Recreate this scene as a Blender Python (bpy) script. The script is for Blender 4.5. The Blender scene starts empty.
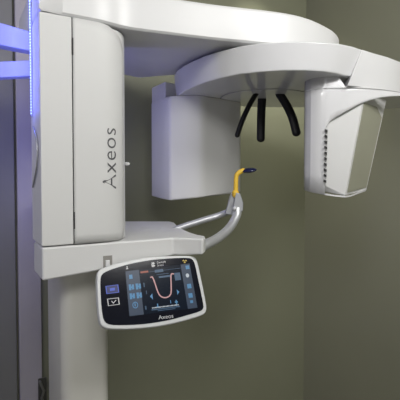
import bpy, bmesh, math, random
from mathutils import Vector, Matrix
random.seed(4)
C = bpy.context.scene.collection
R = math.radians

# ------------------------------------------------------------------ camera
F, PITCH, SHIFT, CZ = 420.0, R(1.8), -0.022, 1.65
cam = bpy.data.cameras.new('camera'); camo = bpy.data.objects.new('camera', cam); C.objects.link(camo)
cam.sensor_width = 36; cam.lens = F/400*36; cam.shift_y = SHIFT; cam.clip_start = .02
camo.location = (0, 0, CZ); camo.rotation_euler = (math.pi/2-PITCH, 0, 0)
bpy.context.scene.camera = camo

# machine frame: origin on the floor under the front left edge, x along the wall, y towards it
TH = R(30); OX, OY = -0.435, 1.15
EX = Vector((math.cos(TH), math.sin(TH), 0)); EY = Vector((-math.sin(TH), math.cos(TH), 0)); O = Vector((OX, OY, 0))
def W(x, y, z): return O+EX*x+EY*y+Vector((0, 0, z))
def Lc(p):
    d = Vector(p)-O
    return Vector((d.dot(EX), d.dot(EY), d.z))
CAMP = Vector((0, 0, CZ))
def ray(u, v):
    a, b = (u-200)/F, (200+400*SHIFT-v)/F
    return Vector((a, math.cos(PITCH)+b*math.sin(PITCH), -math.sin(PITCH)+b*math.cos(PITCH)))
def onY(u, v, Y):
    d = ray(u, v); return Lc(CAMP+d*(Y/d.y))
def onz(u, v, z):
    d = ray(u, v); return Lc(CAMP+d*((z-CZ)/d.z))
def onplane(u, v, P, n):            # P, n in machine frame
    d = ray(u, v); dl = Vector((d.dot(EX), d.dot(EY), d.z)); c = Lc(CAMP)
    return c+dl*((P-c).dot(n)/dl.dot(n))
def only(u, v, ly): return onplane(u, v, Vector((0, ly, 0)), Vector((0, 1, 0)))
def onlx(u, v, lx): return onplane(u, v, Vector((lx, 0, 0)), Vector((1, 0, 0)))

# ------------------------------------------------------------------ materials
def mat(name, col, rough=.4, metal=0., var=.04, scale=6., emit=None, es=0., coat=0., bump=0., bscale=200., spec=.5):
    m = bpy.data.materials.new(name); m.use_nodes = True
    nt = m.node_tree; b = nt.nodes['Principled BSDF']
    tc = nt.nodes.new('ShaderNodeTexCoord'); nz = nt.nodes.new('ShaderNodeTexNoise'); nz.inputs['Scale'].default_value = scale
    nz.inputs['Detail'].default_value = 4
    nt.links.new(tc.outputs['Object'], nz.inputs['Vector'])
    r = nt.nodes.new('ShaderNodeValToRGB')
    r.color_ramp.elements[0].position = .3; r.color_ramp.elements[1].position = .7
    r.color_ramp.elements[0].color = [c*(1-var) for c in col]+[1]
    r.color_ramp.elements[1].color = [min(1, c*(1+var)) for c in col]+[1]
    nt.links.new(nz.outputs['Fac'], r.inputs['Fac']); nt.links.new(r.outputs['Color'], b.inputs['Base Color'])
    b.inputs['Roughness'].default_value = rough; b.inputs['Metallic'].default_value = metal
    b.inputs['Specular IOR Level'].default_value = spec
    b.inputs['Coat Weight'].default_value = coat; b.inputs['Coat Roughness'].default_value = .06
    if emit: b.inputs['Emission Color'].default_value = list(emit)+[1]; b.inputs['Emission Strength'].default_value = es
    if bump:
        n2 = nt.nodes.new('ShaderNodeTexNoise'); n2.inputs['Scale'].default_value = bscale
        bp = nt.nodes.new('ShaderNodeBump'); bp.inputs['Strength'].default_value = bump; bp.inputs['Distance'].default_value = .002
        nt.links.new(tc.outputs['Object'], n2.inputs['Vector']); nt.links.new(n2.outputs['Fac'], bp.inputs['Height'])
        nt.links.new(bp.outputs['Normal'], b.inputs['Normal'])
    return m
M = {}
M['white'] = mat('white_plastic', (.66, .66, .655), .42, var=.015, scale=3)
M['panelwhite'] = mat('satin_white_plastic', (.63, .63, .62), .5, var=.015, scale=3)
M['gloss'] = mat('gloss_white_plastic', (.70, .70, .71), .16, var=.01, scale=3, coat=.5)
M['cream'] = mat('warm_white_column', (.62, .61, .56), .45, var=.02, scale=3)
M['facet'] = mat('facet_wall_reflection', (.30, .30, .23), .5)  # reflection of the olive wall put into the facet's base colour
M['armw'] = mat('arm_white_plastic', (.66, .66, .66), .36, var=.01, scale=3)
M['bluelit'] = mat('blue_lit_metal', (.34, .36, .50), .4)  # blue light of the LED strip put into the side arms' base colour
M['tube'] = mat('brushed_aluminium', (.62, .63, .65), .38, metal=.6, var=.04, scale=30)
M['gap'] = mat('dark_gap', (.03, .03, .03), .8)
M['grey'] = mat('grey_letters', (.09, .09, .095), .5)
M['black'] = mat('black_plastic', (.005, .005, .006), .45, spec=.3)
M['steel'] = mat('satin_aluminium', (.40, .41, .43), .42, metal=.6, var=.05, scale=20)
M['yellow'] = mat('yellow_plastic', (.78, .50, .05), .45)
M['navy'] = mat('navy_plastic', (.006, .009, .05), .22)
M['silver'] = mat('silver_bezel', (.60, .61, .61), .35, var=.02)
M['glass'] = mat('black_glass', (.008, .009, .015), .14, spec=.3)
M['wall'] = mat('olive_wall_paint', (.235, .24, .165), .62, var=.03, scale=1.5, bump=.05, bscale=90)
M['wall2'] = mat('olive_wall_paint_right', (.235, .235, .175), .6, var=.03, scale=1.5, bump=.05, bscale=90)
M['floor'] = mat('grey_floor', (.17, .165, .15), .5, var=.1, scale=8)
M['ceiling'] = mat('ceiling_paint', (.6, .6, .57), .8)
M['trim'] = mat('grey_trim', (.36, .34, .37), .5)
M['trimdark'] = mat('dark_grey_trim', (.17, .17, .165), .5)
def emi(name, c, s, base=(.01, .01, .01)): return mat(name, base, .4, emit=c, es=s)
M['led'] = emi('blue_white_led', (.22, .34, 1), 3.2, (.5, .6, 1))
M['screen'] = mat('screen_glow', (.004, .005, .008), .2, spec=.2, emit=(.003, .006, .012), es=1.0)
M['side'] = emi('screen_sidebar', (.008, .024, .055), 1.0)
M['ui'] = emi('screen_blue', (.06, .22, .42), .8)
M['uidim'] = emi('screen_dim_blue', (.02, .07, .14), .8)
M['uipink'] = emi('screen_pink', (.55, .30, .30), .8)
M['uiwhite'] = emi('screen_white', (.5, .55, .6), .8)
M['uired'] = emi('screen_red', (.30, .06, .03), .8)
M['btnblue'] = emi('button_blue', (.006, .010, .09), .9)
M['btnline'] = emi('button_blue_line', (.05, .10, .55), .8)
M['print'] = mat('white_print', (.6, .6, .62), .5)
M['trefoil'] = mat('yellow_print', (.5, .38, .08), .5)

# ------------------------------------------------------------------ mesh helpers
def obj(name, verts, faces, m, parent=None, bev=0, seg=2, smooth=True, ang=32, solid=0):
    me = bpy.data.meshes.new(name); me.from_pydata([tuple(v) for v in verts], [], faces)
    bm = bmesh.new(); bm.from_mesh(me); bmesh.ops.remove_doubles(bm, verts=bm.verts, dist=1e-6)
    bmesh.ops.recalc_face_normals(bm, faces=bm.faces); bm.to_mesh(me); bm.free()
    me.materials.append(m)
    if smooth:
        me.polygons.foreach_set('use_smooth', [True]*len(me.polygons)); me.set_sharp_from_angle(angle=R(ang))
    o = bpy.data.objects.new(name, me); C.objects.link(o)
    if parent: o.parent = parent
    if solid:
        s = o.modifiers.new('solid', 'SOLIDIFY'); s.thickness = abs(solid); s.offset = -1 if solid > 0 else 1
    if bev:
        b = o.modifiers.new('bevel', 'BEVEL'); b.width = bev; b.segments = seg; b.limit_method = 'ANGLE'; b.angle_limit = R(40)
        b.harden_normals = True
    return o
def loft(rows, closed=True, cap=True):
    n = len(rows[0]); V = [p for r in rows for p in r]; Fc = []
    for i in range(len(rows)-1):
        for j in range(n if closed else n-1):
            a, b = i*n+j, i*n+(j+1) % n
            Fc.append((a, b, b+n, a+n))
    if cap and closed: Fc.append(tuple(range(n))[::-1]); Fc.append(tuple(range((len(rows)-1)*n, len(rows)*n)))
    return V, Fc
def prism(xy, z0, z1): return loft([[(p[0], p[1], z0) for p in xy], [(p[0], p[1], z1) for p in xy]])
def merge(*parts):
    V, Fc = [], []
    for v, f in parts:
        k = len(V); V += list(v); Fc += [tuple(i+k for i in q) for q in f]
    return V, Fc
def box(x0, x1, y0, y1, z0, z1): return prism([(x0, y0), (x1, y0), (x1, y1), (x0, y1)], z0, z1)
def chaikin(p, n=2, closed=True):
    p = [Vector(q) for q in p]
    for _ in range(n):
        q = []; L = len(p)
        for i in range(L if closed else L-1):
            a, b = p[i], p[(i+1) % L]
            q += [a*.75+b*.25, a*.25+b*.75]
        if not closed: q = [p[0]]+q+[p[-1]]
        p = q
    return p
def rrect(x0, x1, y0, y1, r, n=6):
    o = []
    for cx, cy, a in ((x1-r, y1-r, 0), (x0+r, y1-r, 90), (x0+r, y0+r, 180), (x1-r, y0+r, 270)):
        for k in range(n+1):
            t = R(a+90*k/n); o.append((cx+r*math.cos(t), cy+r*math.sin(t)))
    return o
def spline(p, n=8):
    p = [Vector(q) for q in p]; o = []
    for i in range(len(p)-1):
        a, b, c, d = p[max(i-1, 0)], p[i], p[i+1], p[min(i+2, len(p)-1)]
        for k in range(n):
            t = k/n
            o.append(.5*((2*b)+(c-a)*t+(2*a-5*b+4*c-d)*t*t+(3*b-a-3*c+d)*t**3))
    return o+[p[-1]]
def tube(path, rad, flat=1., ref=Vector((1, 0, 0)), n=14, dome=True):
    """rad: number or list along the path; flat scales the section across ref"""
    path = [Vector(p) for p in path]; N = len(path); rows = []
    rs = [rad]*N if not isinstance(rad, (list, tuple)) else [rad[0]+(rad[-1]-rad[0])*i/(N-1) if len(rad) == 2 else rad[i] for i in range(N)]
    def ring(c, t, r):
        s = (ref-t*ref.dot(t)).normalized(); w = t.cross(s)
        return [c+s*r*math.cos(2*math.pi*k/n)+w*r*flat*math.sin(2*math.pi*k/n) for k in range(n)]
    T = [(path[min(i+1, N-1)]-path[max(i-1, 0)]).normalized() for i in range(N)]
    if dome:
        for a in (80, 55, 28): rows.append(ring(path[0]-T[0]*rs[0]*max(flat, .8 if flat < 1 else flat*.6)*math.sin(R(a)), T[0], rs[0]*math.cos(R(a))))
    for i in range(N): rows.append(ring(path[i], T[i], rs[i]))
    if dome:
        for a in (28, 55, 80): rows.append(ring(path[-1]+T[-1]*rs[-1]*max(flat*.7, .8)*math.sin(R(a)), T[-1], rs[-1]*math.cos(R(a))))
    return loft(rows)
def ellipsoid(c, ax, ay, az, nu=20, nv=12):
    rows = []
    for i in range(1, nv):
        t = math.pi*i/nv
        rows.append([c+ax*math.sin(t)*math.cos(2*math.pi*k/nu)+ay*math.sin(t)*math.sin(2*math.pi*k/nu)+az*math.cos(t) for k in range(nu)])
    return loft(rows)
def text_mesh(s, size=1., ls=1.0, off=0., sp=1.):
    cu = bpy.data.curves.new('txt', 'FONT'); cu.body = s; cu.size = size; cu.space_line = ls; cu.resolution_u = 3; cu.offset = off; cu.space_character = sp
    t = bpy.data.objects.new('txt', cu); C.objects.link(t)
    dg = bpy.context.evaluated_depsgraph_get()
    me = bpy.data.meshes.new_from_object(t.evaluated_get(dg))
    bm = bmesh.new(); bm.from_mesh(me); bmesh.ops.remove_doubles(bm, verts=bm.verts, dist=1e-5)
    V = [v.co.copy() for v in bm.verts]; Fc = [tuple(v.index for v in f.verts) for f in bm.faces]; bm.free()
    bpy.data.objects.remove(t); bpy.data.meshes.remove(me)
    return V, Fc
def normalise(V):
    x0, x1 = min(v.x for v in V), max(v.x for v in V); y0, y1 = min(v.y for v in V), max(v.y for v in V)
    return [((v.x-x0)/(x1-x0), (v.y-y0)/(y1-y0)) for v in V]
def struct(name, vf, m, **k):
    o = obj(name, vf[0], vf[1], m, smooth=False, **k); o['kind'] = 'structure'; return o
def wbox(x0, x1, y0, y1, z0, z1):
    V, Fc = box(x0, x1, y0, y1, z0, z1); return [W(*v) for v in V], Fc
def xy(p): return (p[0], p[1])

# ------------------------------------------------------------------ room
WY, WX = .80, 1.749
struct('wall_back', wbox(-2.2, WX+.1, WY, WY+.1, 0, 2.95), M['wall'])
xl = only(-60, 100, WY-.03).x; xr = only(13.5, 100, WY-.03).x
struct('trim_2', wbox(xl, xr, WY-.03, WY, 0, 2.95), M['trimdark'], bev=.003)
struct('wall_right', wbox(WX, WX+.1, -2.6, WY, 0, 2.95), M['wall2'])
struct('wall_left', wbox(-2.3, -2.2, -2.6, WY+.1, 0, 2.95), M['wall'])
struct('wall_front', wbox(-2.3, WX+.1, -2.7, -2.6, 0, 2.95), M['wall'])
struct('floor', wbox(-2.3, WX+.1, -2.7, WY+.1, -.05, 0), M['floor'])
struct('ceiling', wbox(-2.3, WX+.1, -2.7, WY+.1, 2.95, 3.0), M['ceiling'])
#struct('baseboard_back', wbox(-2.2, WX, WY-.012, WY, 0, .09), M['trim'], bev=.003)
#struct('baseboard_right', wbox(WX-.012, WX, -2.6, WY-.012, 0, .09), M['trim'], bev=.003)
# upright cover strip standing on the wall behind the machine
xa, xb = only(16, 100, WY-.05).x, only(39, 100, WY-.05).x
struct('trim_1', wbox(xa, xb, WY-.05, WY, 0, 2.95), M['trim'], bev=.004)

# ------------------------------------------------------------------ the machine
mach = bpy.data.objects.new('dental_xray_machine', None); C.objects.link(mach)
mach.location = O; mach.rotation_euler = (0, 0, TH); mach.empty_display_size = .2
mach['label'] = 'white panoramic dental x-ray machine with overhead ring, lettered casing and touch screen'
mach['category'] = 'x-ray machine'
def part(name, vf, m, parent=mach, label=None, **k):
    o = obj(name, vf[0], vf[1], m, parent, **k)
    if label: o['label'] = label
    return o
ZT, ZB, ZU = 2.1045, 1.458, 1.365

# column down to the floor
part('column', prism(rrect(.072, .224, .10, .36, .035), .012, ZU+.03), M['cream'])
part('base_plate', prism(rrect(-.02, .30, .04, .46, .03), 0, .014), M['steel'], bev=.003)
# core behind the casing
bodyr = [(.0, .165), (.014, .02), (.10, .012), (.205, .018), (.243, .038), (.268, .07), (.277, .12), (.277, .24), (.05, .24), (.014, .15)]
part('casing_core', prism(chaikin(bodyr[1:], 1), ZB+.001, ZT-.006), M['white'], bev=.004)
# left cover (wraps to the left side)
lp = [(.0865, .0), (.0, .0), (.0, .135), (.03, .135), (.03, .02), (.0865, .02)]
part('left_cover', prism(lp, ZB+.003, ZT-.003), M['panelwhite'], bev=.003)
# right cover: front straight, then curving back, top corner cut round
def cover_outline():
    o = []
    for i in range(9): o.append((.0895+(.158-.0895)*i/8, 0.))
    for k in range(1, 19):
        t = R(72*k/18); o.append((.158+.098*math.sin(t), .060*(1-math.cos(t))))
    return o
co = cover_outline()
arc = [0.]
for a, b in zip(co, co[1:]): arc.append(arc[-1]+math.dist(a, b))
S1 = arc[-1]
def cover_pt(s):
    s = max(0, min(S1-1e-6, s))
    for i in range(len(arc)-1):
        if arc[i] <= s <= arc[i+1]:
            t = (s-arc[i])/(arc[i+1]-arc[i]); return (co[i][0]+(co[i+1][0]-co[i][0])*t, co[i][1]+(co[i+1][1]-co[i][1])*t)
rows = []
NZ = 24
cols = []
for i, p in enumerate(co):
    s = arc[i]; q = max(0, (s-.070)/(S1-.070)); qb = max(0, (s-(S1-.028))/.028)
    zt = ZT-.003-.085*(1-math.sqrt(max(0, 1-q**2.0)))
    zb = ZB+.003+.030*(1-math.sqrt(max(0, 1-qb**2)))
    cols.append([(p[0], p[1], zb+(zt-zb)*k/NZ) for k in range(NZ+1)])
cv, cf = loft(cols, closed=False, cap=False)
part('right_cover', (cv, cf), M['panelwhite'], solid=.012, ang=40)
# dark seam and hinge slots between the two covers
part('seam', box(.0855, .0905, .004, .02, ZB+.003, ZT-.003), M['gap'])
def seamz(v): return only(74, v, 0).z
for va, vb in ((38, 55), (212, 229)):
    part('hinge_slot', box(.0858, .0902, -.0008, .006, seamz(vb), seamz(va)), M['gap'])
# lettering up the right cover
tv, tf = text_mesh('Axeos', off=-.006, sp=1.08); nv = normalise(tv)
zlo, zhi = only(110, 189, .005).z, only(110, 128, .005).z
def s_of_u(u):
    best = min(range(400), key=lambda i: abs(proj(*cover_pt(S1*i/399), 1.6)-u)); return S1*best/399
def proj(x, y, z):
    p = W(x, y, z)-CAMP; fw = p.y*math.cos(PITCH)-p.z*math.sin(PITCH); return 200+F*p.x/fw
sa, sb = s_of_u(102.6), s_of_u(116.0)
V = []
for a, b in nv:
    s = sb+(sa-sb)*b; p = cover_pt(s); p2 = cover_pt(s+.002)
    n = Vector((p2[1]-p[1], -(p2[0]-p[0]), 0)).normalized()
    V.append((p[0]+n.x*.0009, p[1]+n.y*.0009, zlo+(zhi-zlo)*a))
part('lettering', (V, tf), M['grey'], smooth=False, label='grey upright lettering reading Axeos')
# small white latch knob on the right edge
k0 = only(127.5, 164, .15)
part('latch_knob', ellipsoid(Vector((k0.x-.009, .13, k0.z)), Vector((.010, 0, 0)), Vector((0, .006, 0)), Vector((0, 0, .006))), M['white'])
# side handle
hp = [onlx(u, v, -.004) for u, v in ((33.0, 127), (35.6, 134), (37.0, 144), (37.4, 156), (36.6, 168), (34.8, 178), (32.8, 187))]
part('side_handle', tube(spline(hp), .0028, ref=Vector((1, 0, 0)), n=8), M['steel'])

# carriage block with shelf
PTip = [xy(onz(u, v, ZB)) for u, v in ((198, 238.3), (203, 238.6), (205.5, 237.2), (205, 235.8))]
conc = [xy(onz(u, v, ZB)) for u, v in ((198, 234.6), (190, 232.0), (183, 229.0), (178, 225.8), (174.5, 222.3), (170, 221.3), (145, 221.2), (119, 221.2))]
blk = [(0, 0), (.2, -.001), (.4, 0)]+PTip+conc+[(.16, .36), (.05, .20), (0, .135)]
nb = len(blk)
def blkrow(z, k):
    o = []
    for i, p in enumerate(blk):
        o.append((p[0], p[1], z if k == 0 else ZU+(.048*min(1, max(0, p[0]-.05)/.5))))
    return o
o = part('carriage', loft([blkrow(0, 1), blkrow(ZB, 0)]), M['white'], bev=.007, seg=3)
# recess slot in the shelf and the latch in the front of the block
s = [onz(u, v, ZB+.0006) for u, v in ((139, 230), (141, 226.8), (162, 226.4), (160, 230))]
part('shelf_recess', merge(([*s, *[(p.x, p.y, p.z-.004) for p in s]], [(0, 1, 2, 3), (7, 6, 5, 4), (0, 4, 5, 1), (1, 5, 6, 2), (2, 6, 7, 3), (3, 7, 4, 0)])), M['panelwhite'], smooth=False)
a, b = only(103, 256, -.001), only(112.5, 271, -.001)
part('latch_recess', box(a.x, b.x, -.0012, .003, b.z, a.z), mat('latch_grey', (.26, .25, .23), .5), bev=.001)
a, b = only(105.6, 260.5, -.006), only(110.0, 270.5, -.006)
part('latch_tab', box(a.x, b.x, -.007, .002, b.z, a.z), M['gloss'], bev=.002)

# overhead arm
fr = [onz(u, v, ZT) for u, v in ((125, 28.2), (150, 31.5), (180, 35.2), (210, 38.8), (240, 41.6), (270, 44.2))]
af = [(0, 0), (.06, 0), (.12, 0), (.18, 0)]+[xy(p) for p in fr]
tipc = Vector((.93, .16)); 
cap = []
p0 = Vector(af[-1]); 
tip = [xy(Lc((0, 0, 0))+Vector((0, 0, 0)))]
tipw = [(.335, 1.478), (.41, 1.53), (.475, 1.592), (.53, 1.655), (.572, 1.735), (.582, 1.82), (.50, 1.90), (.38, 1.95), (.26, 1.95), (.12, 1.90), (-.02, 1.87)]
tip = [xy(Lc((x, y, 0))) for x, y in tipw]
ab = [xy(onz(u, v, ZT)) for u, v in ((174, 75), (150, 77), (135, 78.5))]
arm = chaikin(af+tip+ab+[(.15, .42), (0, .42)], 0)
armo = [Vector(p) for p in arm]
armo = [armo[0]]+chaikin(armo[1:-1], 2, closed=False)+[armo[-1]]
cen = Vector((.75, .2))
def inset(poly, d, wfun=None):
    n = len(poly); o = []
    for i, p in enumerate(poly):
        t = (poly[(i+1) % n]-poly[i-1]).normalized(); nn = Vector((-t.y, t.x))
        dd = d*(wfun(p) if wfun else 1)
        o.append(p+nn*dd)
    return o
wf = lambda p: min(1, max(.12, (p.x-.45)/.45))
rows = []
for ins, z in ((.006, ZT), (0, ZT+.006), (0, ZT+.102)): rows.append([(p.x, p.y, z) for p in inset(armo, ins)])
for a in (15, 30, 45, 60, 75, 90):
    q = inset(armo, .014*(1-math.cos(R(a)))); rows.append([(p.x, p.y, ZT+.102+.014*math.sin(R(a))) for p in q])
part('overhead_arm', loft(rows), M['armw'], ang=38)
# rear part of the arm above the column, joining it to the wall
part('wall_mount', box(.14, .26, .24, WY-.001, 1.50, 1.62), M['white'], bev=.01)
part('swivel_joint', prism([(p.x, p.y) for p in [Vector(xy(Lc((.30+.11*math.cos(R(t)), 1.73+.11*math.sin(R(t)), 0)))) for t in range(0, 360, 12)]], 2.07, ZT+.01), M['panelwhite'])

# rotating ring
ZR, ZRb = 2.09, 2.00
top = [(176.5, 71), (183, 66.3), (192, 61.5), (205, 55.8), (220, 51), (240, 46.2), (260, 43.2), (282, 41.6), (305, 41.4), (325, 42.3), (340, 43.8), (352, 46.2), (362, 49.6), (372, 52.8), (386, 57), (400, 62.3), (418, 72)]
bot = [(179, 94.8), (184.5, 91), (193, 87.0), (205, 82.4), (220, 78.2), (240, 74.2), (260, 72), (282, 70.6), (305, 70.4), (325, 71.6), (338, 73.6), (344, 76), (347, 85.5), (355, 86), (376, 87.2), (399, 91.5), (415, 98)]
wt = [onz(u, v, ZR) for u, v in top]; wb = [onz(u, v, ZRb) if u < 346 else Lc(W(*wt[i]) + (Vector((0, 0, 0)))) for i, (u, v) in enumerate(bot)]
backw = [(.97, 1.97), (.90, 2.06), (.75, 2.09), (.5, 2.10), (.28, 2.09), (.10, 2.04), (-.03, 1.96), (-.095, 1.875)]
bk = [Lc((x, y, 0)) for x, y in backw]
lfx = onz(174.2, 75.5, ZR); lfb = onz(176.3, 97.3, ZRb)
T = [(lfx.x, lfx.y)]+[xy(p) for p in wt]+[xy(p) for p in bk]
B = [(lfb.x, lfb.y)]+[xy(p) for p in wb]+[xy(p+(bk[3]-p)*.02) for p in bk]
T = [Vector(p) for p in T]; B = [Vector(p) for p in B]
for i in range(1, 18):
    if top[i-1][0] > 364: T[i].y += .010
    if bot[i-1][0] > 346: B[i].y += .014
rows = [[(p.x, p.y, ZRb) for p in B], [(p.x, p.y, ZR) for p in T]]
part('rotating_ring', loft(rows), M['gloss'], bev=.004, seg=3, ang=25)
# deeper head of the ring above the tube housing
ta_t = [onz(u, v, ZR) for u, v in ((361.5, 49.4), (372, 52.8), (386, 57), (400, 62.3), (418, 72))]
ta_b = [onz(347, 85.8, 1.965), onz(352, 86.3, 1.965)*.5+ta_t[1]*.5]+ta_t[2:]
for p in ta_t+ta_b: p.y -= .0025
rear = [Lc((x, y, 0)) for x, y in ((.93, 1.85), (.86, 1.93), (.62, 1.90), (.52, 1.75))]
part('tube_arm', loft([[(p.x, p.y, 1.965) for p in ta_b+rear], [(p.x, p.y, ZR-.0005) for p in ta_t+rear]]), M['gloss'], bev=.003, seg=3, ang=25)
# seam circle of the head support plate
cx, cy = .285, 1.855
def circ(r, n=64): return [Lc((cx+r*math.cos(2*math.pi*k/n), cy+r*math.sin(2*math.pi*k/n), 0)) for k in range(n)]
part('support_plate', prism([xy(p) for p in circ(.193)], ZRb-.0015, ZRb+.002), M['gloss'], ang=20)
v1 = [(p.x, p.y, ZRb-.0008) for p in circ(.1965)]; v2 = [(p.x, p.y, ZRb-.0008) for p in circ(.193)]
part('plate_seam', (v1+v2, [(i, (i+1) % 64, 64+(i+1) % 64, 64+i) for i in range(64)]), mat('seam_grey', (.03, .03, .03), .6), smooth=False)

# black temple supports
exl = Vector((math.cos(TH), -math.sin(TH), 0))   # picture-right in the machine frame
def bar(pts, w, flat, name='temple_support'):
    P = [onY(u, v, Y) for u, v, Y in pts]
    return part(name, tube(spline(P, 6), w, flat=flat, ref=exl, n=16), M['black'])
bar(((256.0, 94, 1.76), (249.5, 105, 1.755), (242.5, 120, 1.75), (237.3, 135, 1.745)), [.0110, .0105], 1.5)
bar(((262.2, 97, 1.86), (261.4, 110, 1.86), (261.0, 125, 1.86), (260.8, 139, 1.86)), [.0190, .0180], .5, 'forehead_support')
bar(((279.5, 94, 1.76), (286.5, 105, 1.755), (292.5, 118, 1.75), (296.5, 133, 1.745)), [.0180, .0180], .55)

# detector housing
dplan = [(151.3, 1.97, 93, 196.2), (154, 1.94, 95, 197), (161, 1.87, 97, 199), (168.3, 1.80, 100, 200.6), (170.5, 1.79, 97, 200.6), (185, 1.785, 96, 199.3),
         (198, 1.79, 97, 198), (204, 1.80, 97, 197.2), (207, 1.815, 97, 196.6), (222, 1.87, 99, 195), (238.5, 1.935, 103, 192.8), (240.5, 1.96, 104, 192.5),
         (239, 2.02, 104, 192.3), (155, 2.02, 93, 195.5)]
tp, bt, b2 = [], [], []
for i, (u, Y, va, vb) in enumerate(dplan):
    p = onY(u, vb, Y); zt = 2.001
    t = onY(u, 150, Y)
    if i == 3: zt = 1.992
    tp.append((t.x, t.y, zt)); bt.append((t.x, t.y, p.z))
pm = [onY(151.6, 150, 1.985), onY(165, 150, 1.86), onY(176, 150, 1.90), onY(178, 150, 2.0)]
part('detector_mount', prism([xy(p) for p in pm], 1.99, 2.075), M['panelwhite'], bev=.008, seg=3)
part('detector_housing', loft([bt, tp]), M['panelwhite'], bev=.008, seg=3, ang=28)

K = .90
def onYk(u, v, Y): return onY(u, v, Y*K)
# tube housing: front shell with slots, faceted inner body
def Yt(u):
    tab = [(304, 1.72), (305.5, 1.695), (310.5, 1.665), (318, 1.645), (326, 1.635), (345, 1.625), (365, 1.635), (385, 1.665), (400, 1.71), (412, 1.76)]
    for (a, ya), (b, yb) in zip(tab, tab[1:]):
        if a <= u <= b: return ya+(yb-ya)*(u-a)/(b-a)
    return tab[-1][1]
us = [304, 304.6, 305.6, 307.5, 310.5, 314, 318, 322, 325.2, 325.3, 330, 337, 345, 353, 360, 370, 380, 390, 400, 411]
def lerp(tab, u):
    if u <= tab[0][0]: return tab[0][1]
    for (a, ya), (b, yb) in zip(tab, tab[1:]):
        if a <= u <= b: return ya+(yb-ya)*(u-a)/(b-a)
    return tab[-1][1]
def low(u):
    if u <= 325.2: return lerp([(302, 188.5), (304, 190), (312, 192.2), (325.2, 194.6)], u)
    return lerp([(325.3, 128), (326.5, 124), (330, 120.5), (345, 111.5), (360, 103.7), (370, 100), (380, 97.6), (390, 96.4), (400, 96), (411, 99)], u)
def hi(u): return onYk(u, 150, Yt(u))
cols = []
for u in us:
    p = hi(u); zb = onYk(u, low(u), Yt(u)).z; zt = ZRb+.004 if u < 344 else 1.9655
    # slight taper of the left edge towards the bottom
    cols.append([(p.x, p.y, zb+(zt-zb)*k/6) for k in range(7)])
tube_h = part('tube_housing', loft(cols, closed=False, cap=False), M['gloss'], solid=.010, ang=24)
rv = [onYk(u, 150, Yt(u)-.004) for u in us]; ro = [onYk(u, 150, Yt(u)+.02) for u in us]
m = len(us); RV = [(p.x, p.y, z) for z in (1.9615, 1.9645) for p in rv]+[(p.x, p.y, z) for z in (1.9645, 1.9615) for p in ro]
part('rim_band', (RV, [(a*m+j, a*m+j+1, ((a+1) % 4)*m+j+1, ((a+1) % 4)*m+j) for a in range(4) for j in range(m-1)]+[(0, m, 2*m, 3*m), (m-1, 2*m-1, 3*m-1, 4*m-1)]), M['gloss'], parent=tube_h, ang=30)
# bottom lip of the shell sweeping right
lip = []
for u, v in ((304.2, 188.5), (305.5, 190.5), (312, 192.6), (325, 195), (335, 196.6), (345, 197.4), (350, 196.9), (366, 191)):
    lip.append((u, v))
LY = lambda u: Yt(u) if u < 346 else 1.625+(u-345)*.0058
def lrow(dv, dy): return [onYk(u, v+dv, LY(u)+dy) for u, v in lip]
Lr = [lrow(0, .001), lrow(-1.7, 0), lrow(-1.7, .03), lrow(0, .03)]
n = len(lip); V = [p for r in Lr for p in r]
Fc = [(i*n+j, i*n+j+1, ((i+1) % 4)*n+j+1, ((i+1) % 4)*n+j) for i in range(4) for j in range(n-1)]+[(0, n, 2*n, 3*n), (n-1, 2*n-1, 3*n-1, 4*n-1)]
part('bottom_lip', (V, Fc), M['gloss'], parent=tube_h, ang=30)
# faceted inner body
fa = [onYk(324.5, 186, 1.650), onYk(325.5, 118, 1.650), onYk(345, 108, 1.648), onYk(362.5, 92, 1.645), onYk(345, 195.6, 1.630)]
fb = [onYk(385.5, 104, 1.80), onYk(366.3, 190.5, 1.75)]
bb = [onYk(306, 188, 1.74), onYk(306, 95, 1.74), onYk(388, 95, 1.95), onYk(330, 190, 1.92), onYk(330, 95, 1.95)]
zc = ZRb+.002
C5 = onplane(366.3, 190.5, onYk(364.3, 93, 1.645), (onYk(386.5, 100, 1.80)-onYk(364.3, 93, 1.645)).cross(onYk(345, 195.6, 1.630)-onYk(364.3, 93, 1.645)).normalized())
V = [onYk(324.5, 186, 1.650), onYk(325.5, 95, 1.650), onYk(364.3, 93, 1.645), onYk(345, 195.6, 1.630), onYk(386.5, 100, 1.80), C5]
bm_pts = V+[onYk(305, 188, 1.73), onYk(305, 95, 1.73), onYk(372, 100, 1.93), onYk(360, 189, 1.85), onYk(318, 100, 1.93), onYk(318, 189, 1.85)]
bm = bmesh.new()
for p in bm_pts: bm.verts.new((p.x, p.y, min(p.z, zc)))
bmesh.ops.convex_hull(bm, input=bm.verts)
bmesh.ops.dissolve_limit(bm, angle_limit=R(1.5), verts=bm.verts, edges=bm.edges)
bm.verts.index_update(); hv = [v.co.copy() for v in bm.verts if v.link_faces]; idx = {v: i for i, v in enumerate([v for v in bm.verts if v.link_faces])}
hf = [tuple(idx[v] for v in f.verts) for f in bm.faces]; bm.free()
part('tube_body', (hv, hf), M['panelwhite'], bev=.003, ang=20)
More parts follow.
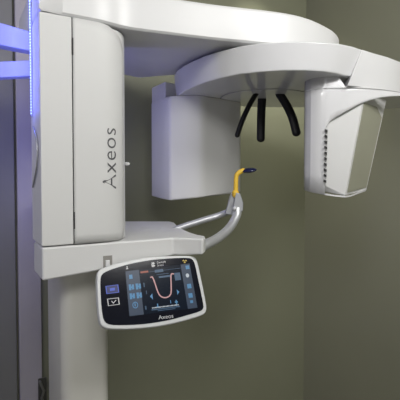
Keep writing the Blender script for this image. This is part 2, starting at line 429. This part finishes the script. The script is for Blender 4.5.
# raised inner panel on the right facet
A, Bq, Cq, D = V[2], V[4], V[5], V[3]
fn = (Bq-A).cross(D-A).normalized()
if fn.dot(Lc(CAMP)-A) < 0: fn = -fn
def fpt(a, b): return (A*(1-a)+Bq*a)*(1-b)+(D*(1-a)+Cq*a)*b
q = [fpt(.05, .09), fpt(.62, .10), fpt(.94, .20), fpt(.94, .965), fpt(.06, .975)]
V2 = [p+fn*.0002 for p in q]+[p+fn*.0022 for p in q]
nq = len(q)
part('facet_panel', (V2, [tuple(range(nq))[::-1], tuple(range(nq, 2*nq))]+[(i, (i+1) % nq, nq+(i+1) % nq, nq+i) for i in range(nq)]), M['facet'], bev=.0015, label='side facet coloured olive grey for the reflected wall')
# vent slots down the notch
for k in range(10):
    v = 129+k*5.6; a = onYk(324.6-.15*k*.9+.4, v, 1.633); 
    b2 = onYk(327.4-.15*k*.9+.4, v+2.5, 1.633)
    c0, c1 = onYk(324.4-.14*k+.4, v, 1.6285), onYk(327.2-.14*k+.4, v+2.9, 1.6285)
    x0, x1 = c0, c1
    Vq = [onYk(324.4-.14*k+.4, v, 1.6295), onYk(327.2-.14*k+.4, v+.9, 1.6295), onYk(327.2-.14*k+.4, v+3.5, 1.6295), onYk(324.4-.14*k+.4, v+2.6, 1.6295)]
    Vb = [onYk(324.4-.14*k+.4, v, 1.655), onYk(327.2-.14*k+.4, v+.9, 1.655), onYk(327.2-.14*k+.4, v+3.5, 1.655), onYk(324.4-.14*k+.4, v+2.6, 1.655)]
    part('vent_slot', (Vq+Vb, [(0, 1, 2, 3), (4, 5, 6, 7), (0, 1, 5, 4), (1, 2, 6, 5), (2, 3, 7, 6), (3, 0, 4, 7)]), M['gap'], smooth=False)

# chin rest arm: two tubes, bracket, bite block
def tubep(pts, r, name, m, n=16): return part(name, tube(spline([onY(*p) for p in pts], 8), r, ref=Vector((0, 0, 1)), n=n), m)
tubep(((196, 249, 1.36), (206, 244.5, 1.40), (218, 238, 1.47), (229, 228.5, 1.54), (236, 217, 1.585), (238, 208, 1.60)), [.0172, .0160], 'support_tube', M['tube'])
tubep(((168, 233, 1.60), (180, 227.8, 1.62), (200, 221.3, 1.64), (218, 215.8, 1.65), (230, 211, 1.64)), .0125, 'support_tube', M['tube'])
def plate(px, Y0, Y1, name, m, parent=mach, **k):
    f = [onY(u, v, Y0) for u, v in px]; g = []
    for p in f: g.append(p+Vector((math.sin(TH), math.cos(TH), 0))*(Y1-Y0))
    n = len(px)
    return part(name, (f+g, [tuple(range(n))[::-1], tuple(range(n, 2*n))]+[(i, (i+1) % n, n+(i+1) % n, n+i) for i in range(n)]), m, parent, **k)
plate(((231, 193.5), (236.5, 192.5), (234.5, 213), (231, 215), (225, 214)), 1.605, 1.63, 'bracket_plate', M['steel'], bev=.003)
plate(((236, 192.5), (240.5, 193.5), (243.5, 203), (243, 211), (238, 215), (231.5, 215.5)), 1.585, 1.61, 'bracket_plate', M['steel'], bev=.003)
part('bracket_bolt', tube([onY(234.5, 208.5, 1.575), onY(234.7, 208.5, 1.60)], .008, ref=Vector((0, 0, 1))), M['silver'])
bite = tubep(((235.5, 195, 1.60), (235.8, 188, 1.60), (236.0, 180, 1.60), (236.8, 175.2, 1.60), (239.5, 172.2, 1.60), (243.5, 170.3, 1.60)), [.0105, .0100, .0095]*0 or .0088, 'bite_rod', M['yellow'])
part('rod_collar', tube([onY(235.5, 194.5, 1.60), onY(235.5, 192.5, 1.60)], .0135), M['yellow'], parent=bite)
c0 = onY(249.2, 170.3, 1.60); ax = (onY(255.5, 169.6, 1.60)-onY(243.5, 170.8, 1.60))*.62
part('bite_plate', ellipsoid(c0, ax, Vector((math.sin(TH), math.cos(TH), 0))*.022+Vector((0, 0, .004)), Vector((0, 0, .0095))), M['navy'], label='navy blue oval bite plate on the yellow rod')

# blue lit brackets on the left side
def sidebar(tl, tr, br, bl, ly0, ly1, name):
    P = [only(u, v, ly0) for u, v in (tl, tr, br, bl)]
    k = 5.0
    P[0] = P[1]+(P[0]-P[1])*k; P[3] = P[2]+(P[3]-P[2])*k
    f = [(p.x, ly0, p.z) for p in P]; g = [(p.x, ly1, p.z) for p in P]
    return part(name, (f+g, [(0, 1, 2, 3), (7, 6, 5, 4), (0, 4, 5, 1), (1, 5, 6, 2), (2, 6, 7, 3), (3, 7, 4, 0)]), M['bluelit'], bev=.003)
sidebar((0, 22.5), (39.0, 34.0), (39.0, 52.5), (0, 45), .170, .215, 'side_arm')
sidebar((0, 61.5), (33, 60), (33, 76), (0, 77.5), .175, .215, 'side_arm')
# back channel that closes the casing side behind the light strip
part('side_channel', box(.004, .04, .136, .19, ZB, 2.24), M['white'], bev=.002)

# ------------------------------------------------------------------ control panel
tilt = R(25)
PN = Vector((0, -math.cos(tilt), math.sin(tilt))); PU = Vector((0, math.sin(tilt), math.cos(tilt)))
PC = only(152, 292, -.075)
def pp(u, v, off=0.):
    P = PC+PN*off; return onplane(u, v, P, PN)
outer = [(97, 276), (98.5, 270.5), (104, 267.3), (114, 263.8), (130, 260), (148.5, 257), (171, 255.5), (189, 255.4), (195.5, 256.8), (198, 262), (202, 281), (206.5, 303), (207, 311), (203, 315.3), (188, 319.8), (172, 324), (155, 327), (139, 328.6), (122, 329.3), (107.5, 328.8), (101.8, 326), (99.3, 319), (97.5, 297)]
glass = [(100.2, 280), (101.5, 274.5), (106.5, 271.3), (115, 268.2), (130, 263.8), (149, 260.2), (171, 258.2), (188, 257.8), (192.5, 259.3), (194.8, 264), (199, 284), (203, 303), (203.5, 308.5), (200, 311.5), (187, 315.3), (171, 319.8), (155, 322.8), (139, 324.6), (123, 325.3), (110, 325), (104.8, 322.3), (102.4, 316), (100.8, 299)]
def poly_slab(px, o0, o1):
    q = [pp(u, v) for u, v in chaikin_px(px)]
    n = len(q); return ([p+PN*o0 for p in q]+[p+PN*o1 for p in q], [tuple(range(n))[::-1], tuple(range(n, 2*n))]+[(i, (i+1) % n, n+(i+1) % n, n+i) for i in range(n)])
def chaikin_px(px): return [(p.x, p.y) for p in chaikin([Vector(q) for q in px], 1)]
panel = part('control_panel', poly_slab(outer, -.022, 0), M['silver'], bev=.004, seg=3, label='tilted touch screen control panel with black glass front')
gl = part('glass_front', poly_slab(glass, -.004, .0012), M['glass'], parent=panel, ang=20)
mount = part('panel_mount', merge(tube([PC-PN*.05, Vector((PC.x, .01, PC.z+.035))], .028)), M['white'])
def flat(polys, off):
    V, Fc = [], []
    for px in polys:
        k = len(V); V += [pp(u, v)+PN*off for u, v in px]; Fc.append(tuple(range(k, k+len(px))))
    return V, Fc
def decal(name, polys, m, off=.0016, label=None): return part(name, flat(polys, off), m, parent=panel, smooth=False, label=label)
decal('screen', [[(125.2, 271.5), (189.3, 263.6), (197.2, 307.8), (129.3, 316.3)]], M['screen'], .0015)
def sc(a, b):       # screen coordinates 0..1, origin top left
    tl, tr, br, bl = map(Vector, ((125.2, 271.5), (189.3, 263.6), (197.2, 307.8), (129.3, 316.3)))
    p = (tl*(1-a)+tr*a)*(1-b)+(bl*(1-a)+br*a)*b; return (p.x, p.y)
def rc(a0, a1, b0, b1): return [sc(a0, b0), sc(a1, b0), sc(a1, b1), sc(a0, b1)]
decal('screen_sidebar', [rc(.0, .21, .0, 1.0)], M['side'], .0018); decal('screen_sidebar', [rc(.86, 1, 0, 1)], M['side'], .0018)
ic = []
for a in (.03, .135):
    for b in (.30, .50): ic += [rc(a, a+.035, b, b+.13), rc(a+.045, a+.078, b+.01, b+.12), rc(a+.01, a+.07, b+.05, b+.09)]
ic += [rc(.05, .10, .09, .18)]
def ringpx(ca, cb, ra, rb, t=.75, n=14, a0=0, a1=360):
    o = []
    for k in range(n):
        x, y = R(a0+(a1-a0)*k/n), R(a0+(a1-a0)*(k+1)/n)
        o.append([sc(ca+ra*math.cos(x), cb+rb*math.sin(x)), sc(ca+ra*math.cos(y), cb+rb*math.sin(y)), sc(ca+ra*t*math.cos(y), cb+rb*t*math.sin(y)), sc(ca+ra*t*math.cos(x), cb+rb*t*math.sin(x))])
    return o
ic += ringpx(.10, .77, .042, .075)+[rc(.09, .105, .73, .80)]
icg = [ic[0:3], ic[3:6], ic[6:9], ic[9:12], ic[12:13], ic[13:]]; ic = []
ic += [rc(.905, .965, .45, .55), rc(.90, .96, .66, .76), rc(.91, .95, .82, .88), rc(.93, .985, .04, .12)]
ic += [rc(.70, .715, .77, .90), rc(.685, .73, .80, .83), [sc(.33, .62), sc(.37, .56), sc(.37, .70)], [sc(.74, .54), sc(.74, .66), sc(.775, .60)], rc(.42, .435, .80, .88), rc(.405, .445, .86, .88), rc(.62, .63, .76, .83)]
for q in icg+[[x] for x in ic[:4]]+[ic[4:6]]+[[ic[6]], [ic[7]]]+[ic[8:10]]+[[ic[10]]]: decal('screen_icon', q, M['ui'], .0021)
dm = [rc(.74, .83, .17, .34), rc(.47, .66, .155, .165), rc(.25, .85, .075, .082), rc(.45, .58, .05, .11), rc(.255, .27, .30, .40), rc(.28, .29, .48, .56), rc(.50, .68, .20, .24), rc(.24, .26, .82, .90), rc(.33, .75, .91, .935), rc(.42, .68, .95, .965)]
for q in dm: decal('screen_mark', [q], M['uidim'], .0020)
decal('screen_mark', [rc(.23, .35, .045, .085)], M['uired'], .0022)
decal('screen_text', [rc(.34+.02*k, .352+.02*k+.002*(k % 3), .87, .895) for k in range(20)], M['uiwhite'], .0024)
# tooth arch drawing
arch = []; pts = []
for k in range(29):
    t = -1+2*k/28
    x = .555+.155*math.copysign(abs(math.sin(t*1.35))**.9, t)/math.sin(1.35)**.9*(1+.12*abs(t)**6); y = .80-.58*abs(t)**2.1 if False else .72-.56*(1-math.cos(t*1.5))**1.0/(1-math.cos(1.5))
    pts.append((x, y))
pts = [(.37, .205), (.40, .19), (.418, .27), (.43, .35), (.440, .43), (.450, .51), (.465, .59), (.49, .65), (.53, .685), (.57, .69), (.61, .675), (.645, .62), (.658, .54), (.665, .46), (.672, .38), (.678, .30), (.685, .22), (.70, .175), (.735, .19)]
for (x, y), (x2, y2) in zip(pts, pts[1:]):
    dx, dy = x2-x, (y2-y)*.68; l = math.hypot(dx, dy); nx, ny = -dy/l*.0095, dx/l*.0095/.68
    arch.append([sc(x-nx, y-ny), sc(x2-nx, y2-ny), sc(x2+nx, y2+ny), sc(x+nx, y+ny)])
decal('tooth_arch', arch, M['uipink'], .0023, label='pink U shaped row of teeth drawn on the screen')
decal('screen_dot', ringpx(.935, .26, .025, .045, t=.05), M['uiwhite'], .0023)
# buttons left of the screen
def frame(q, t):
    q = [Vector(p) for p in q]; c = sum(q, Vector((0, 0)))/4; i = [c+(p-c)*t for p in q]
    return [[q[k], q[(k+1) % 4], i[(k+1) % 4], i[k]] for k in range(4)]
b1 = [(105.2, 286.3), (118.0, 284.6), (119.0, 292.6), (106.2, 294.2)]; b2 = [(106.8, 299.0), (118.6, 297.6), (119.6, 304.6), (107.8, 306.2)]
bt1 = part('button', flat([b1], .0018), M['btnblue'], parent=panel, smooth=False, label='glowing blue square button')
bt2 = part('button', flat([b2], .0018), M['glass'], parent=panel, smooth=False, label='black button outlined in white')
decal('button_outline', frame(b1, .86)+[[(109.5, 288.5), (114.5, 287.8), (114.8, 290.5), (109.8, 291.2)]], M['btnline'], .0022)
decal('button_outline', frame(b2, .84)+[[(111, 301.5), (113.2, 303.8), (113.2, 302.6), (111.4, 300.9)], [(113.2, 303.8), (116.2, 300.4), (115.6, 299.9), (113.2, 302.6)]], M['print'], .0022)
# printed marks
def ptext(s, tl, tr, bl, m, name, label=None, ls=1.0):
    tv, tf = text_mesh(s, ls=ls); nv = normalise(tv)
    tl, tr, bl = Vector(tl), Vector(tr), Vector(bl)
    V = [pp(*(bl+(tr-tl)*a+(tl-bl)*b))+PN*.0020 for a, b in nv]
    return part(name, (V, tf), m, parent=panel, smooth=False, label=label)
ptext('Axeos', (158.0, 315.6), (172.8, 313.8), (158.4, 319.6), M['print'], 'lettering', 'small white lettering reading Axeos')
ptext('Dentsply\nSirona', (156.6, 261.8), (165.4, 260.7), (157.2, 266.6), M['print'], 'lettering', 'tiny white lettering reading Dentsply Sirona', ls=1.0)
decal('logo_mark', [[(150.8, 263.0), (153.6, 262.4), (154.6, 263.8), (152.6, 264.6)], [(151.2, 265.6), (153.2, 264.6), (155.0, 265.4), (154.0, 267.0), (151.8, 267.3)], [(151, 264.2), (152, 264), (152.4, 266), (151.4, 266)]], M['print'], .002)
tre = []
for a in (90, 210, 330):
    w = [(184.4+x*2.9, 261.0-y*2.3) for x, y in ((math.cos(R(a+t))*r*.8, math.sin(R(a+t))*r*.8) for r, t in ((.3, -28), (1, -28), (1, 0), (1, 28), (.3, 28)))]
    tre.append(w)
tre = [[(x, 262.0-(y-260.4)) for x, y in w] for w in tre]
decal('radiation_mark', tre+[[(184.0, 260.8), (184.9, 260.7), (185, 261.6), (184.1, 261.7)]], M['trefoil'], .002, label='small yellow radiation trefoil')
decal('indicator_mark', [[(126.4, 266.2), (127.2, 266.1), (127.4, 268.6), (126.6, 268.7)], [(125.8, 268.6), (128, 268.3), (128.1, 269.1), (125.9, 269.4)]], M['print'], .002)

# ------------------------------------------------------------------ LED strip on the casing side
led = bpy.data.objects.new('led_strip', None); C.objects.link(led); led.location = W(-.0015, .127, 1.95); led.rotation_euler = (0, 0, TH)
led['label'] = 'blue glowing strip of small lights down the left edge of the machine casing'; led['category'] = 'light strip'
zl = [onlx(32.0, v, -.004).z for v in (113, 0)]
zlo = zl[0]-1.95; zhi = 2.24-1.95
obj('backing_tape', *box(-.003, .000, -.005, .005, zlo-.01, zhi), mat('tape_blue', (.35, .38, .6), .5), led, smooth=False)
nl = 46
for k in range(nl):
    z = zlo+(zhi-zlo-.006)*k/(nl-1)
    obj('light_bead', *box(-.005, -.003, -.0020, .0020, z-.002, z+.002), M['led'], led, smooth=False)
def lamp(kind, name, loc, e, col, **k):
    l = bpy.data.lights.new(name, kind); l.energy = e; l.color = col
    for a, b in k.items(): setattr(l, a, b)
    o = bpy.data.objects.new(name, l); C.objects.link(o); o.location = loc; return o
def aim(o, t): o.rotation_euler = (Vector(t)-o.location).to_track_quat('-Z', 'Y').to_euler()
for k in range(12):
    lamp('POINT', 'strip_glow_fill', W(-.040, .115, zlo+1.96+(zhi-zlo)*k/11), .08, (.13, .16, 1), shadow_soft_size=.002)

for k in range(4):  # unseen blue lamps added behind the casing to tint the wall strip
    lamp('POINT', 'strip_glow_fill', W(.062, .32, 2.2-.21*k), .6, (.20, .20, 1), shadow_soft_size=.01)

# small dark metal clip low on the wall strip
cl = bpy.data.objects.new('metal_clip', None); C.objects.link(cl)
cp = only(43.3, 392, WY-.055-.02); cl.location = W(cp.x, WY-.052, cp.z); cl.rotation_euler = (0, 0, TH)
cl['label'] = 'small dark metal clip fixed low beside the white column'; cl['category'] = 'clip'
obj('clip_plate', *box(-.018, .018, -.004, .001, -.09, .055), mat('dark_metal', (.10, .10, .09), .4, metal=.6), cl, bev=.002)
obj('clip_arm', *merge(tube([Vector((-.012, -.012, .045)), Vector((.004, -.016, .0)), Vector((-.006, -.014, -.03)), Vector((.012, -.010, -.08))], .006)), mat('clip_metal', (.25, .25, .24), .35, metal=.8), cl)

# ------------------------------------------------------------------ light
a = lamp('AREA', 'ceiling_light', (.0, -.5, 2.85), 33, (1, .99, .985), shape='RECTANGLE', size=1.4, size_y=.9); aim(a, (.2, 1.6, 1.9))
a = lamp('AREA', 'ceiling_light', (1.15, .45, 2.85), 22, (1, .99, .97), shape='RECTANGLE', size=.5, size_y=.5); aim(a, (.40, 1.5, 1.9))
a = lamp('AREA', 'side_light', (-1.5, .9, 2.0), 3.5, (.68, .66, 1), shape='RECTANGLE', size=.5, size_y=1.0); aim(a, (.0, 1.75, 1.9))
a = lamp('AREA', 'low_fill', (.2, -.9, 1.0), 5.5, (1, .98, .95), shape='RECTANGLE', size=1.4, size_y=.8); aim(a, (.2, 1.6, 2.3))  # added fill from low in front, lifts the undersides; no real lamp there
s = lamp('SPOT', 'ceiling_spot', (.40, 2.25, 2.9), 62, (1, .98, .86), spot_size=R(78), spot_blend=1, shadow_soft_size=.10); aim(s, (.50, 2.6, 1.35))
w = bpy.data.worlds.new('world'); bpy.context.scene.world = w; w.use_nodes = True
w.node_tree.nodes['Background'].inputs['Color'].default_value = (.8, .85, .9, 1); w.node_tree.nodes['Background'].inputs['Strength'].default_value = .2
vs = bpy.context.scene.view_settings; vs.view_transform = 'Standard'; vs.look = 'None'; vs.exposure = .1
